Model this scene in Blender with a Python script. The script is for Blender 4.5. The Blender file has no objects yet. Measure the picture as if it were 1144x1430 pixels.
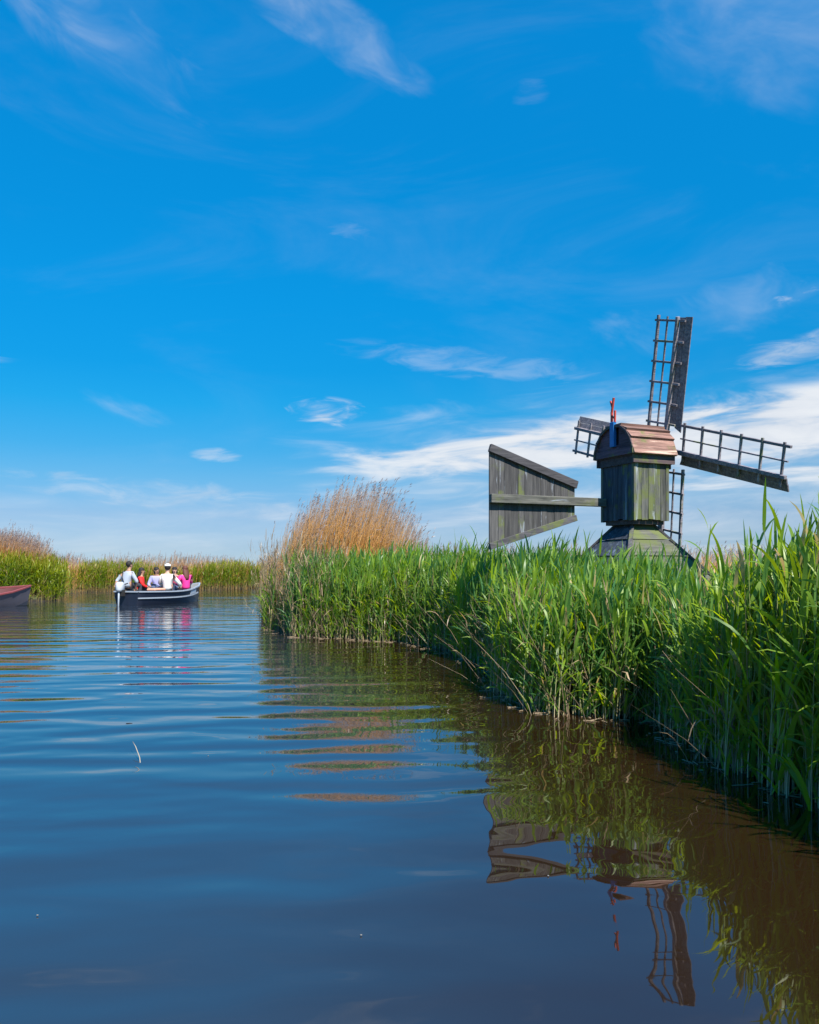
import bpy, bmesh, math, random
import numpy as np
from mathutils import Vector, Matrix

random.seed(7)
rng = np.random.default_rng(11)
R = math.radians
scene = bpy.context.scene
col = scene.collection

# ------------------------------------------------------------------ camera
FPX, CX, HZ, CAMH = 1122.0, 572.0, 790.0, 1.3
cam_d = bpy.data.cameras.new('camera')
cam_d.sensor_fit = 'VERTICAL'
cam_d.sensor_height = 36.0
cam_d.lens = 36.0 * FPX / 1430.0
cam_d.shift_y = (HZ - 715.0) / 1430.0
cam_d.clip_start = 0.05
cam_d.clip_end = 8000
cam = bpy.data.objects.new('camera', cam_d)
cam.location = (0, 0, CAMH)
cam.rotation_euler = (R(90), 0, 0)
col.objects.link(cam)
scene.camera = cam

# ------------------------------------------------------------------ sun, exposure
SUN_EL = R(52)
SUN_DIR = Vector((0.49 * math.cos(SUN_EL), -0.872 * math.cos(SUN_EL), math.sin(SUN_EL))).normalized()
SUN_AZ = math.atan2(SUN_DIR.x, SUN_DIR.y)
sl = bpy.data.lights.new('sun', 'SUN')
sl.energy = 5.0
sl.angle = R(0.5)
sl.color = (1.0, 0.95, 0.86)
so = bpy.data.objects.new('sun', sl)
so.rotation_euler = SUN_DIR.to_track_quat('Z', 'Y').to_euler()
so.location = SUN_DIR * 50
col.objects.link(so)
vs = scene.view_settings
vs.view_transform = 'Standard'
vs.look = 'None'
vs.exposure = 0.9
vs.gamma = 1.0
vs.use_curve_mapping = False
scene.cycles.max_bounces = 8
scene.cycles.diffuse_bounces = 3
scene.cycles.transmission_bounces = 4
scene.cycles.glossy_bounces = 4


# ------------------------------------------------------------------ node helpers
class NT:
    def __init__(s, tree):
        s.t = tree

    def n(s, kind, **kw):
        nd = s.t.nodes.new(kind)
        for k, v in kw.items():
            if k.startswith('i_'):
                key = k[2:]
                key = int(key) if key.isdigit() else key.replace('_', ' ')
                if hasattr(v, 'node'):
                    s.t.links.new(v, nd.inputs[key])
                else:
                    nd.inputs[key].default_value = v
            else:
                setattr(nd, k, v)
        return nd

    def m(s, op, a, b=None, c=None, clamp=False):
        nd = s.t.nodes.new('ShaderNodeMath')
        nd.operation = op
        nd.use_clamp = clamp
        for i, v in enumerate((a, b, c)):
            if v is None:
                continue
            if hasattr(v, 'node'):
                s.t.links.new(v, nd.inputs[i])
            else:
                nd.inputs[i].default_value = v
        return nd.outputs[0]

    def mix(s, f, a, b, blend='MIX'):
        nd = s.t.nodes.new('ShaderNodeMix')
        nd.data_type = 'RGBA'
        nd.blend_type = blend
        for idx, v in ((0, f), (6, a), (7, b)):
            if hasattr(v, 'node'):
                s.t.links.new(v, nd.inputs[idx])
            elif idx == 0:
                nd.inputs[0].default_value = v
            else:
                nd.inputs[idx].default_value = (*v, 1)
        return nd.outputs[2]

    def ss(s, v, a, b):
        nd = s.t.nodes.new('ShaderNodeMapRange')
        nd.interpolation_type = 'SMOOTHSTEP'
        if hasattr(v, 'node'):
            s.t.links.new(v, nd.inputs[0])
        nd.inputs[1].default_value = a
        nd.inputs[2].default_value = b
        return nd.outputs[0]

    def vec(s, x, y, z):
        nd = s.t.nodes.new('ShaderNodeCombineXYZ')
        for i, v in enumerate((x, y, z)):
            if hasattr(v, 'node'):
                s.t.links.new(v, nd.inputs[i])
            else:
                nd.inputs[i].default_value = v
        return nd.outputs[0]

    def noise(s, v, scale, detail=4, rough=0.55, dist=0.0):
        nd = s.n('ShaderNodeTexNoise', i_Scale=scale, i_Detail=detail, i_Roughness=rough, i_Distortion=dist)
        if v is not None:
            s.t.links.new(v, nd.inputs['Vector'])
        return nd.outputs[0]

    def ramp(s, v, stops):
        nd = s.t.nodes.new('ShaderNodeValToRGB')
        cr = nd.color_ramp
        while len(cr.elements) < len(stops):
            cr.elements.new(0.5)
        for e, (p, c) in zip(cr.elements, stops):
            e.position = p
            e.color = (*c, 1)
        s.t.links.new(v, nd.inputs[0])
        return nd.outputs[0]


# ------------------------------------------------------------------ world: clear sky with cirrus
world = bpy.data.worlds.new('World')
scene.world = world
world.use_nodes = True
wt = world.node_tree
wt.nodes.clear()
W = NT(wt)
tc = W.n('ShaderNodeTexCoord')
sep = W.n('ShaderNodeSeparateXYZ', i_0=tc.outputs['Generated'])
dx, dy, dz = sep.outputs
sky = W.n('ShaderNodeTexSky')
sky.sky_type = 'NISHITA'
sky.sun_disc = False
sky.sun_elevation = SUN_EL
sky.sun_rotation = SUN_AZ
sky.air_density = 1.0
sky.dust_density = 0.0
sky.ozone_density = 1.5
SKY_GAIN = 0.10
az = W.m('ARCTAN2', dx, dy)
el = W.m('ARCSINE', dz)
# grade of the clear sky by height: deep cyan blue overhead, pale but not burnt out at the horizon
GR = [(0, (.21, .325, .58)), (1.3, (.215, .315, .54)), (3.5, (.225, .335, .525)), (6, (.16, .385, .565)), (8, (.09, .41, .61)), (11, (.032, .465, .69)),
      (13.5, (.016, .49, .75)), (18, (.011, .58, .88)), (24.6, (.010, .69, 1.03)), (33, (.012, .82, 1.22))]
grade = W.ramp(W.m('DIVIDE', el, R(35)), [(d / 35, tuple(v / 1.3 for v in c)) for d, c in GR])
skycol = W.mix(1.0, W.mix(1.0, sky.outputs[0], grade, 'MULTIPLY'), (1.3, 1.3, 1.3), 'MULTIPLY')


def pix(x, y):
    a = math.atan((x - CX) / FPX)
    return a, math.atan((HZ - y) / FPX * math.cos(a))


def streaks(sx, sy, scale, ox, rot=0.0, detail=6, dist=0.6):
    c, s = math.cos(rot), math.sin(rot)
    u = W.m('ADD', W.m('MULTIPLY', az, c), W.m('MULTIPLY', el, s))
    v = W.m('SUBTRACT', W.m('MULTIPLY', el, c), W.m('MULTIPLY', az, s))
    p = W.vec(W.m('MULTIPLY', u, sx), W.m('MULTIPLY', v, sy), ox)
    return W.noise(p, scale, detail, 0.58, dist)


st_a = streaks(3.0, 16.0, 2.2, 1.3, 0.05)
st_b = streaks(5.0, 11.0, 2.0, 5.7, -0.35, 4, .5)
st_c = streaks(6.0, 22.0, 3.0, 9.1, 0.02)
mask = None
# (x, y, half width, half height, tilt, strength, noise, inner noise threshold) as directions in the sky
CL = [(985, 600, 480, 46, -4, 1.25, st_a, .22, .62),
      (1130, 612, 340, 70, -4, 1.1, st_a, .22, .70),
      (660, 508, 200, 22, 7, .25, st_c, .24, .80),
      (1110, 487, 110, 24, -7, .6, st_c, .26, .76),
      (1128, 408, 52, 18, -14, .55, st_c, .44, .70),
      (455, 575, 62, 20, 3, .7, st_c, .32, .66),
      (303, 636, 38, 11, 0, .42, st_c, .28, .66),
      (600, 642, 170, 32, -5, .75, st_a, .28, .72),
      (640, 668, 250, 60, 0, .35, st_a, .34, .80),
      (260, 695, 260, 26, 5, .42, st_c, .30, .78),
      (490, 322, 50, 14, 6, .16, st_c, .26, .78),
      (170, 570, 80, 20, 16, .18, st_b, .34, .75),
      (150, 55, 190, 66, 24, .28, st_b, .24, .86),
      (450, 28, 170, 42, 24, .30, st_b, .22, .86),
      (1110, 20, 240, 120, 8, .24, st_b, .12, 1.0),
      (900, 670, 620, 150, 0, .75, st_a, .10, 1.0),
      (200, 745, 520, 70, 0, .35, st_a, .10, 1.0),
      (1000, 440, 230, 60, -8, .18, st_b, .3, .8),
      (740, 128, 30, 16, 0, .06, st_c, .3, .7),
      (-260, 480, 300, 50, -6, .6, st_a, .36, .70),
      (1560, 420, 320, 90, -8, .6, st_b, .34, .72),
      (1700, 120, 300, 120, 12, .45, st_b, .34, .76),
      (-420, 120, 280, 90, 20, .45, st_b, .34, .76)]
for (px, py, hw, hh, tilt, stg, nz, lo, hi) in CL:
    a0, e0 = pix(px, py)
    ca = math.cos(a0)
    sa = hw / FPX * ca * ca
    sb = hh / FPX * ca
    c, s = math.cos(R(-tilt)), math.sin(R(-tilt))
    da = W.m('SUBTRACT', az, a0)
    de = W.m('SUBTRACT', el, e0)
    u = W.m('DIVIDE', W.m('ADD', W.m('MULTIPLY', da, c), W.m('MULTIPLY', de, s)), sa)
    v = W.m('DIVIDE', W.m('SUBTRACT', W.m('MULTIPLY', de, c), W.m('MULTIPLY', da, s)), sb)
    r2 = W.m('ADD', W.m('MULTIPLY', u, u), W.m('MULTIPLY', v, v))
    nn = W.ss(nz, lo, hi)
    # ragged: the streaks eat into the soft body of the cloud
    fall = W.ss(W.m('ADD', r2, W.m('MULTIPLY', W.m('SUBTRACT', 0.5, nn), 0.9)), 1.0, -0.25)
    fall = W.m('MULTIPLY', fall, W.ss(r2, 1.6, 0.6))
    k = W.m('MULTIPLY', W.m('MULTIPLY', fall, W.m('ADD', 0.22, W.m('MULTIPLY', nn, 0.78))), stg)
    mask = k if mask is None else W.m('SUBTRACT', W.m('ADD', mask, k), W.m('MULTIPLY', mask, k))
# thin cirrus everywhere behind and beside, the same kind of sky all round
thin = W.m('MULTIPLY', W.ss(W.noise(W.vec(W.m('MULTIPLY', dx, 1.4), W.m('MULTIPLY', dy, 3.0), W.m('MULTIPLY', dz, 5.0)), 1.6, 6, 0.6, 0.8), 0.48, 0.9), 0.09)
mask = W.m('MAXIMUM', mask, thin)
cloudcol = W.mix(W.ss(st_a, .3, .7), (3.3, 3.7, 4.3), (4.5, 4.7, 4.95))
skymix = W.mix(mask, skycol, cloudcol)
bg = W.n('ShaderNodeBackground', i_Color=skymix, i_Strength=SKY_GAIN)
wo = W.n('ShaderNodeOutputWorld')
wt.links.new(bg.outputs[0], wo.inputs[0])


# ------------------------------------------------------------------ materials
def mat(name):
    m = bpy.data.materials.new(name)
    m.use_nodes = True
    m.node_tree.nodes.clear()
    t = NT(m.node_tree)
    out = t.n('ShaderNodeOutputMaterial')
    return m, t, out


def princ(t, out, **kw):
    p = t.n('ShaderNodeBsdfPrincipled', **kw)
    t.t.links.new(p.outputs[0], out.inputs[0])
    return p


def plain(name, c, rough=0.6, var=0.25, scale=30.0, metal=0.0):
    m, t, out = mat(name)
    tcn = t.n('ShaderNodeTexCoord')
    f = t.noise(tcn.outputs['Object'], scale, 4)
    d = t.mix(f, tuple(x * (1 - var) for x in c), tuple(min(1, x * (1 + var)) for x in c))
    bmp = t.n('ShaderNodeBump', i_Strength=0.25, i_Distance=0.004, i_Height=f)
    princ(t, out, i_Base_Color=d, i_Roughness=rough, i_Metallic=metal, i_Normal=bmp.outputs[0])
    return m


def wood(name, dark, light, algae=(0.085, 0.105, 0.022), amount=0.5, axis=2, peel=0.0, peelcol=(0.30, 0.33, 0.38)):
    """Weathered boards: grain along one local axis, algae patches, per-board variation, flaking paint."""
    m, t, out = mat(name)
    tcn = t.n('ShaderNodeTexCoord')
    oi = t.n('ShaderNodeObjectInfo')
    rnd = oi.outputs['Random']
    s = t.n('ShaderNodeSeparateXYZ', i_0=tcn.outputs['Object'])
    k = [26.0, 26.0, 26.0]
    k[axis] = 1.6
    off = t.m('MULTIPLY', rnd, 37.0)
    v = t.vec(t.m('ADD', t.m('MULTIPLY', s.outputs[0], k[0]), off), t.m('MULTIPLY', s.outputs[1], k[1]), t.m('ADD', t.m('MULTIPLY', s.outputs[2], k[2]), off))
    g = t.noise(v, 1.0, 6, 0.65, 0.3)
    v2 = t.vec(t.m('ADD', t.m('MULTIPLY', s.outputs[0], k[0] * 3), off), t.m('MULTIPLY', s.outputs[1], k[1] * 3), t.m('MULTIPLY', s.outputs[2], k[2] * 2))
    g2 = t.noise(v2, 1.0, 3, 0.6)
    base = t.mix(t.ss(g, .32, .68), dark, light)
    base = t.mix(t.m('MULTIPLY', t.ss(g2, .52, .72), .65), base, tuple(x * 0.3 for x in dark))
    vv = t.n('ShaderNodeVectorMath', operation='ADD', i_0=tcn.outputs['Object'])
    t.t.links.new(off, vv.inputs[1])
    al = t.ss(t.m('ADD', t.noise(vv.outputs[0], 4.5, 5, 0.6), t.m('MULTIPLY', t.m('SUBTRACT', rnd, .5), .25)), .62 - .28 * amount, .80 - .22 * amount)
    al = t.m('MULTIPLY', al, t.ss(g, .15, .5))
    base = t.mix(t.m('MULTIPLY', al, .85), base, algae)
    if peel:
        pl = t.ss(t.noise(v, 0.55, 5, 0.7, 0.8), .60 - .1 * peel, .66)
        base = t.mix(t.m('MULTIPLY', pl, .7), base, peelcol)
    hv = t.n('ShaderNodeHueSaturation', i_Hue=.5, i_Saturation=1.0, i_Color=base)
    t.t.links.new(t.m('ADD', 0.68, t.m('MULTIPLY', rnd, .6)), hv.inputs['Value'])
    bmp = t.n('ShaderNodeBump', i_Strength=0.8, i_Distance=0.004, i_Height=t.m('ADD', g, t.m('MULTIPLY', g2, .5)))
    princ(t, out, i_Base_Color=hv.outputs[0], i_Roughness=.82, i_Normal=bmp.outputs[0])
    return m


M_ = {}
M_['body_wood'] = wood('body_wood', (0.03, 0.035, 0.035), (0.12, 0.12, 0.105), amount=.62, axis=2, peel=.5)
M_['navy_wood'] = wood('navy_wood', (0.012, 0.017, 0.030), (0.045, 0.060, 0.088), amount=.02, axis=2, peel=.8, peelcol=(.18, .23, .30))  # darker, bluer boards for the front and back sides
M_['vane_wood'] = wood('vane_wood', (0.034, 0.033, 0.036), (0.092, 0.088, 0.086), amount=.28, axis=2, peel=.15)
M_['beam_wood'] = wood('beam_wood', (0.05, 0.052, 0.045), (0.15, 0.145, 0.125), amount=.3, axis=0, peel=.3)
M_['rail_wood'] = wood('rail_wood', (0.035, 0.033, 0.04), (0.080, 0.075, 0.082), amount=.2, axis=0)
M_['sail_wood'] = wood('sail_wood', (0.135, 0.12, 0.14), (0.30, 0.265, 0.285), amount=.15, axis=0)
M_['base_wood'] = wood('base_wood', (0.035, 0.038, 0.034), (0.115, 0.115, 0.09), amount=.62, axis=0)
M_['roof_wood'] = wood('roof_wood', (0.11, 0.055, 0.042), (0.29, 0.16, 0.125), amount=.05, axis=0, peel=.3, peelcol=(.50, .36, .28))
M_['gable_wood'] = wood('gable_wood', (0.060, 0.030, 0.045), (0.135, 0.070, 0.092), amount=.1, axis=1)
M_['trim_wood'] = wood('trim_wood', (0.04, 0.028, 0.032), (0.095, 0.065, 0.068), amount=.15, axis=0)
M_['blue_paint'] = plain('blue_paint', (0.012, 0.13, 0.36), .45, .35, 25)
M_['red_paint'] = plain('red_paint', (0.42, 0.05, 0.03), .5, .3, 30)
M_['dark_core'] = plain('dark_core', (0.02, 0.02, 0.022), .9)
M_['iron'] = plain('iron', (0.03, 0.028, 0.027), .6, .4, 60, .3)
M_['hull_navy'] = plain('hull_navy', (0.012, 0.016, 0.03), .32, .25, 6)
M_['strake_grey'] = plain('strake_grey', (0.27, 0.31, 0.36), .5, .15, 12)
M_['boat_inside'] = plain('boat_inside', (0.20, 0.21, 0.22), .6, .2, 8)
M_['cushion'] = plain('cushion', (0.62, 0.30, 0.20), .8, .15, 20)
M_['outboard_white'] = plain('outboard_white', (0.50, 0.53, 0.56), .4, .08, 12)
M_['plate_pale'] = plain('plate_pale', (0.55, 0.60, 0.64), .5, .1, 40)
M_['skiff_hull'] = plain('skiff_hull', (0.085, 0.08, 0.10), .5, .25, 5)
M_['skiff_dark'] = plain('skiff_dark', (0.03, 0.035, 0.05), .5, .25, 5)
M_['skiff_red'] = plain('skiff_red', (0.085, 0.014, 0.014), .6, .3, 6)
M_['skiff_rail'] = plain('skiff_rail', (0.22, 0.05, 0.05), .55, .2, 8)
M_['skin_tan'] = plain('skin_tan', (0.36, 0.20, 0.13), .55, .08)
M_['skin_light'] = plain('skin_light', (0.50, 0.31, 0.23), .55, .08)
M_['hair_dark'] = plain('hair_dark', (0.010, 0.007, 0.006), .75, .4, 80)
M_['hair_red'] = plain('hair_red', (0.09, 0.028, 0.016), .7, .4, 80)
M_['shirt_grey'] = plain('shirt_grey', (0.33, 0.37, 0.43), .9, .08, 14)
M_['shirt_red'] = plain('shirt_red', (0.62, 0.012, 0.012), .8, .12, 14)
M_['shirt_lavender'] = plain('shirt_lavender', (0.32, 0.31, 0.54), .85, .08, 14)
M_['shirt_white'] = plain('shirt_white', (0.62, 0.61, 0.59), .9, .04, 14)
M_['shirt_maroon'] = plain('shirt_maroon', (0.30, 0.045, 0.085), .85, .15, 14)
M_['shirt_pink'] = plain('shirt_pink', (0.72, 0.03, 0.24), .8, .1, 14)
M_['trousers_dark'] = plain('trousers_dark', (0.03, 0.035, 0.05), .85, .2, 14)
M_['trousers_blue'] = plain('trousers_blue', (0.07, 0.10, 0.18), .85, .2, 14)
M_['bag_black'] = plain('bag_black', (0.012, 0.012, 0.014), .7, .2, 20)
M_['cap_white'] = plain('cap_white', (0.64, 0.63, 0.60), .9, .05)
M_['straw'] = plain('straw', (0.36, 0.31, 0.23), .6, .15, 30)
M_['fluff'] = plain('fluff', (0.14, 0.14, 0.13), .8, .15, 60)


def reed_mat(name, lo, hi, stem_lo, stem_hi, trans=0.5, tip=None, gloss=.38, stem_tip=None):
    m, t, out = mat(name)
    ti = t.n('ShaderNodeAttribute', attribute_name='tint').outputs['Fac']
    pa = t.n('ShaderNodeAttribute', attribute_name='leafness').outputs['Fac']
    hf = t.n('ShaderNodeAttribute', attribute_name='hfrac').outputs['Fac']
    lc = t.mix(ti, lo, hi)
    if tip:
        lc = t.mix(t.ss(hf, .75, 1.0), lc, tip)
    sc = t.mix(t.ss(hf, .12, .55), stem_lo, stem_hi)
    if stem_tip:
        sc = t.mix(t.ss(hf, .74, 1.0), sc, stem_tip)
    sc = t.mix(.35, sc, t.mix(ti, tuple(x * .55 for x in stem_lo), stem_lo))
    lc = t.mix(t.ss(ti, 1.2, 1.8), lc, (0.46, 0.36, 0.15))
    c = t.mix(pa, sc, lc)
    tcn = t.n('ShaderNodeTexCoord')
    c = t.mix(t.m('MULTIPLY', t.ss(t.noise(tcn.outputs['Object'], 11.0, 3), .45, .75), .35), c, tuple(0.6 * a + .4 * b for a, b in zip(lo, hi)))
    p = t.n('ShaderNodeBsdfPrincipled', i_Base_Color=c, i_Roughness=gloss, i_IOR=1.4)
    tcol = t.n('ShaderNodeHueSaturation', i_Hue=.475, i_Saturation=1.1, i_Value=1.6, i_Color=c)
    tr = t.n('ShaderNodeBsdfTranslucent', i_Color=tcol.outputs[0])
    mx = t.n('ShaderNodeMixShader')
    t.t.links.new(t.m('MULTIPLY', pa, trans), mx.inputs[0])
    t.t.links.new(p.outputs[0], mx.inputs[1])
    t.t.links.new(tr.outputs[0], mx.inputs[2])
    t.t.links.new(mx.outputs[0], out.inputs[0])
    return m


M_['reed_green'] = reed_mat('reed_green', (0.055, 0.175, 0.058), (0.250, 0.365, 0.020), (0.46, 0.37, 0.23), (0.14, 0.23, 0.05))
M_['reed_far'] = reed_mat('reed_far', (0.060, 0.160, 0.016), (0.250, 0.320, 0.020), (0.30, 0.22, 0.09), (0.16, 0.20, 0.03), tip=(0.30, 0.30, 0.03))
M_['reed_dry'] = reed_mat('reed_dry', (0.46, 0.24, 0.075), (0.66, 0.39, 0.15), (0.48, 0.29, 0.11), (0.64, 0.31, 0.08), trans=.35, tip=(0.30, 0.235, 0.215), stem_tip=(0.38, 0.27, 0.21))
M_['reed_dead'] = reed_mat('reed_dead', (0.17, 0.125, 0.075), (0.40, 0.29, 0.17), (0.20, 0.15, 0.10), (0.36, 0.26, 0.16), trans=.25)

# ground
m, t, out = mat('ground_soil')
tcn = t.n('ShaderNodeTexCoord')
f = t.noise(tcn.outputs['Object'], .35, 6, .6)
f2 = t.noise(tcn.outputs['Object'], 9.0, 5, .65)
zz = t.n('ShaderNodeSeparateXYZ', i_0=tcn.outputs['Object']).outputs[2]
gcol = t.mix(t.ss(f, .35, .65), (0.055, 0.085, 0.02), (0.13, 0.115, 0.045))
gcol = t.mix(t.m('MULTIPLY', f2, .6), gcol, (0.035, 0.05, 0.015))
gcol = t.mix(t.ss(zz, .16, .02), gcol, (0.016, 0.012, 0.008))
bmp = t.n('ShaderNodeBump', i_Strength=1.0, i_Distance=.05, i_Height=f2)
princ(t, out, i_Base_Color=gcol, i_Roughness=.9, i_Normal=bmp.outputs[0])
M_['ground'] = m

# water: peaty body, sky blue painted into the open channel, clear surface, low swell from passing boats and light breeze ripples
m, t, out = mat('canal_water')
tcn = t.n('ShaderNodeTexCoord')
P = t.n('ShaderNodeSeparateXYZ', i_0=tcn.outputs['Object'])
X, Y = P.outputs[0], P.outputs[1]


def wv(rot, sx, sy, scale, detail, rough=.5, dist=0.0, seed=0.0):
    c, s = math.cos(R(rot)), math.sin(R(rot))
    u = t.m('ADD', t.m('MULTIPLY', X, c), t.m('MULTIPLY', Y, s))
    v = t.m('SUBTRACT', t.m('MULTIPLY', Y, c), t.m('MULTIPLY', X, s))
    return t.noise(t.vec(t.m('MULTIPLY', u, sx), t.m('MULTIPLY', v, sy), seed), scale, detail, rough, dist)


def swell(rot, lam, bend, seed):
    c, s = math.cos(R(rot)), math.sin(R(rot))
    u = t.m('ADD', t.m('MULTIPLY', X, c), t.m('MULTIPLY', Y, s))
    v = t.m('SUBTRACT', t.m('MULTIPLY', Y, c), t.m('MULTIPLY', X, s))
    w = t.noise(t.vec(t.m('MULTIPLY', u, .36), t.m('MULTIPLY', v, .62), seed), 1.0, 3, .5)
    return t.m('SINE', t.m('ADD', t.m('MULTIPLY', v, 2 * math.pi / lam), t.m('MULTIPLY', w, bend)))


amp = t.ss(wv(8, .12, .2, 1.0, 2, seed=3.3), .30, .62)
left = t.ss(X, 1.8, -1.2)       # open channel carries the boat wash, the lee of the reeds is calm
h = t.m('MULTIPLY', t.m('MULTIPLY', swell(7, .62, 14.0, 1.1), .0040), t.m('MULTIPLY', amp, t.m('ADD', .16, t.m('MULTIPLY', left, .84))))
h = t.m('ADD', h, t.m('MULTIPLY', t.m('MULTIPLY', swell(-3, .37, 13.0, 6.1), .0008), t.m('ADD', .2, t.m('MULTIPLY', left, .8))))
h = t.m('ADD', h, t.m('MULTIPLY', t.m('MULTIPLY', swell(10, .95, 13.0, 21.0), .0032), left))
h = t.m('ADD', h, t.m('MULTIPLY', wv(4, .9, 1.7, 1.0, 1, .5, 0, 2.0), .0055))
h = t.m('ADD', h, t.m('MULTIPLY', wv(-20, 2.2, 3.0, 1.5, 1, .4, .2, 7.7), .0021))
breeze = t.ss(wv(12, .25, .6, 1.0, 3, .55, .4, 12.0), .46, .70)
h = t.m('ADD', h, t.m('MULTIPLY', t.m('MULTIPLY', wv(5, 6.0, 13.0, 1.0, 2, .5, .2, 9.0), .0007), t.m('MULTIPLY', breeze, left)))
far = t.ss(Y, 7.0, 20.0)
h = t.m('ADD', h, t.m('MULTIPLY', t.m('MULTIPLY', wv(3, 1.0, 2.6, 5.5, 2, .5, .3, 4.0), .0022), t.m('MULTIPLY', far, t.ss(X, 1.5, -2.5))))
bmp = t.n('ShaderNodeBump', i_Strength=1.0, i_Distance=1.0, i_Height=h)
water_col = t.mix(t.noise(tcn.outputs['Object'], .8, 3), (0.0130, 0.0068, 0.0030), (0.019, 0.0098, 0.0040))
sky_tint = t.ss(t.m('ADD', t.m('ADD', X, t.m('MULTIPLY', t.m('MAXIMUM', t.m('SUBTRACT', Y, 6.0), 0.0), .27)), t.m('MULTIPLY', t.m('SUBTRACT', wv(20, .5, .5, 1.0, 3, .5, 0, 5.0), .5), 1.4)), .75, -.55)
water_col = t.mix(sky_tint, water_col, (0.0175, 0.0235, 0.0330))  # bluer body stands in for sky reflection; brown kept under the bank reflections
princ(t, out, i_Base_Color=water_col, i_Roughness=.02, i_IOR=1.95, i_Normal=bmp.outputs[0])
M_['water'] = m


# ------------------------------------------------------------------ mesh helpers
def tag(o, label=None, cat=None, group=None, kind=None):
    if label:
        o['label'] = label
    if cat:
        o['category'] = cat
    if group:
        o['group'] = group
    if kind:
        o['kind'] = kind
    return o


def empty(name, loc, rz=0.0):
    o = bpy.data.objects.new(name, None)
    o.location = loc
    o.rotation_euler = (0, 0, rz)
    o.empty_display_size = .2
    col.objects.link(o)
    return o


class MB:
    def __init__(s):
        s.v, s.f, s.sm = [], [], []

    def add(s, vs_, fs, smooth=False):
        b = len(s.v)
        s.v += [tuple(p) for p in vs_]
        s.f += [tuple(i + b for i in q) for q in fs]
        s.sm += [smooth] * len(fs)
        return s

    def hexa(s, p):
        """eight corners: bottom ring 0-3, top ring 4-7"""
        return s.add(p, [(3, 2, 1, 0), (4, 5, 6, 7), (0, 1, 5, 4), (1, 2, 6, 5), (2, 3, 7, 6), (3, 0, 4, 7)])

    def box(s, c, size, M=None):
        x, y, z = (k / 2 for k in size)
        ps = [Vector(q) for q in ((-x, -y, -z), (x, -y, -z), (x, y, -z), (-x, y, -z), (-x, -y, z), (x, -y, z), (x, y, z), (-x, y, z))]
        if M is not None:
            ps = [M @ q for q in ps]
        return s.hexa([q + Vector(c) for q in ps])

    def bar(s, p0, p1, w, h, up=(0, 0, 1), w1=None, h1=None):
        """square bar from p0 to p1; h along up, w across"""
        p0, p1 = Vector(p0), Vector(p1)
        d = (p1 - p0).normalized()
        side = d.cross(Vector(up)).normalized()
        u = side.cross(d)
        w1 = w if w1 is None else w1
        h1 = h if h1 is None else h1
        r = lambda p, a, b: [p - side * a / 2 - u * b / 2, p + side * a / 2 - u * b / 2, p + side * a / 2 + u * b / 2, p - side * a / 2 + u * b / 2]
        return s.hexa(r(p0, w, h) + r(p1, w1, h1))

    def tube(s, path, radii, n=8, smooth=True):
        path = [Vector(p) for p in path]
        rings = []
        for i, p in enumerate(path):
            d = (path[min(i + 1, len(path) - 1)] - path[max(i - 1, 0)]).normalized()
            a = d.cross(Vector((0.31, .95, .1))).normalized()
            b = d.cross(a)
            rad = radii[i] if hasattr(radii, '__len__') else radii
            rings.append([p + (a * math.cos(2 * math.pi * k / n) + b * math.sin(2 * math.pi * k / n)) * rad for k in range(n)])
        return s.loft(rings, smooth, True)

    def loft(s, rings, smooth=True, closed=True, caps=True):
        n = len(rings[0])
        vs_ = [p for r in rings for p in r]
        fs = []
        for i in range(len(rings) - 1):
            for k in range(n if closed else n - 1):
                k2 = (k + 1) % n
                fs.append((i * n + k, i * n + k2, (i + 1) * n + k2, (i + 1) * n + k))
        s.add(vs_, fs, smooth)
        if caps and closed:
            b = len(s.v) - len(vs_)
            s.f += [tuple(b + k for k in reversed(range(n))), tuple(b + (len(rings) - 1) * n + k for k in range(n))]
            s.sm += [False, False]
        return s

    def ellipsoid(s, c, r, nu=14, nv=9):
        c = Vector(c)
        rings = []
        for j in range(nv + 1):
            th = math.pi * (0.02 + .96 * j / nv)
            rings.append([c + Vector((r[0] * math.sin(th) * math.cos(2 * math.pi * k / nu), r[1] * math.sin(th) * math.sin(2 * math.pi * k / nu), r[2] * math.cos(th))) for k in range(nu)])
        return s.loft(rings, True, True)

    def mesh(s, name):
        me = bpy.data.meshes.new(name)
        me.from_pydata(s.v, [], s.f)
        me.polygons.foreach_set('use_smooth', s.sm)
        bm = bmesh.new()
        bm.from_mesh(me)
        bmesh.ops.recalc_face_normals(bm, faces=bm.faces)
        bm.to_mesh(me)
        bm.free()
        return me

    def build(s, name, material, parent=None, bevel=0.0):
        me = s.mesh(name)
        me.materials.append(material)
        o = bpy.data.objects.new(name, me)
        col.objects.link(o)
        if parent is not None:
            o.parent = parent
        if bevel:
            bv = o.modifiers.new('edge', 'BEVEL')
            bv.width = bevel
            bv.segments = 1
            bv.limit_method = 'ANGLE'
        return o


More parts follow.
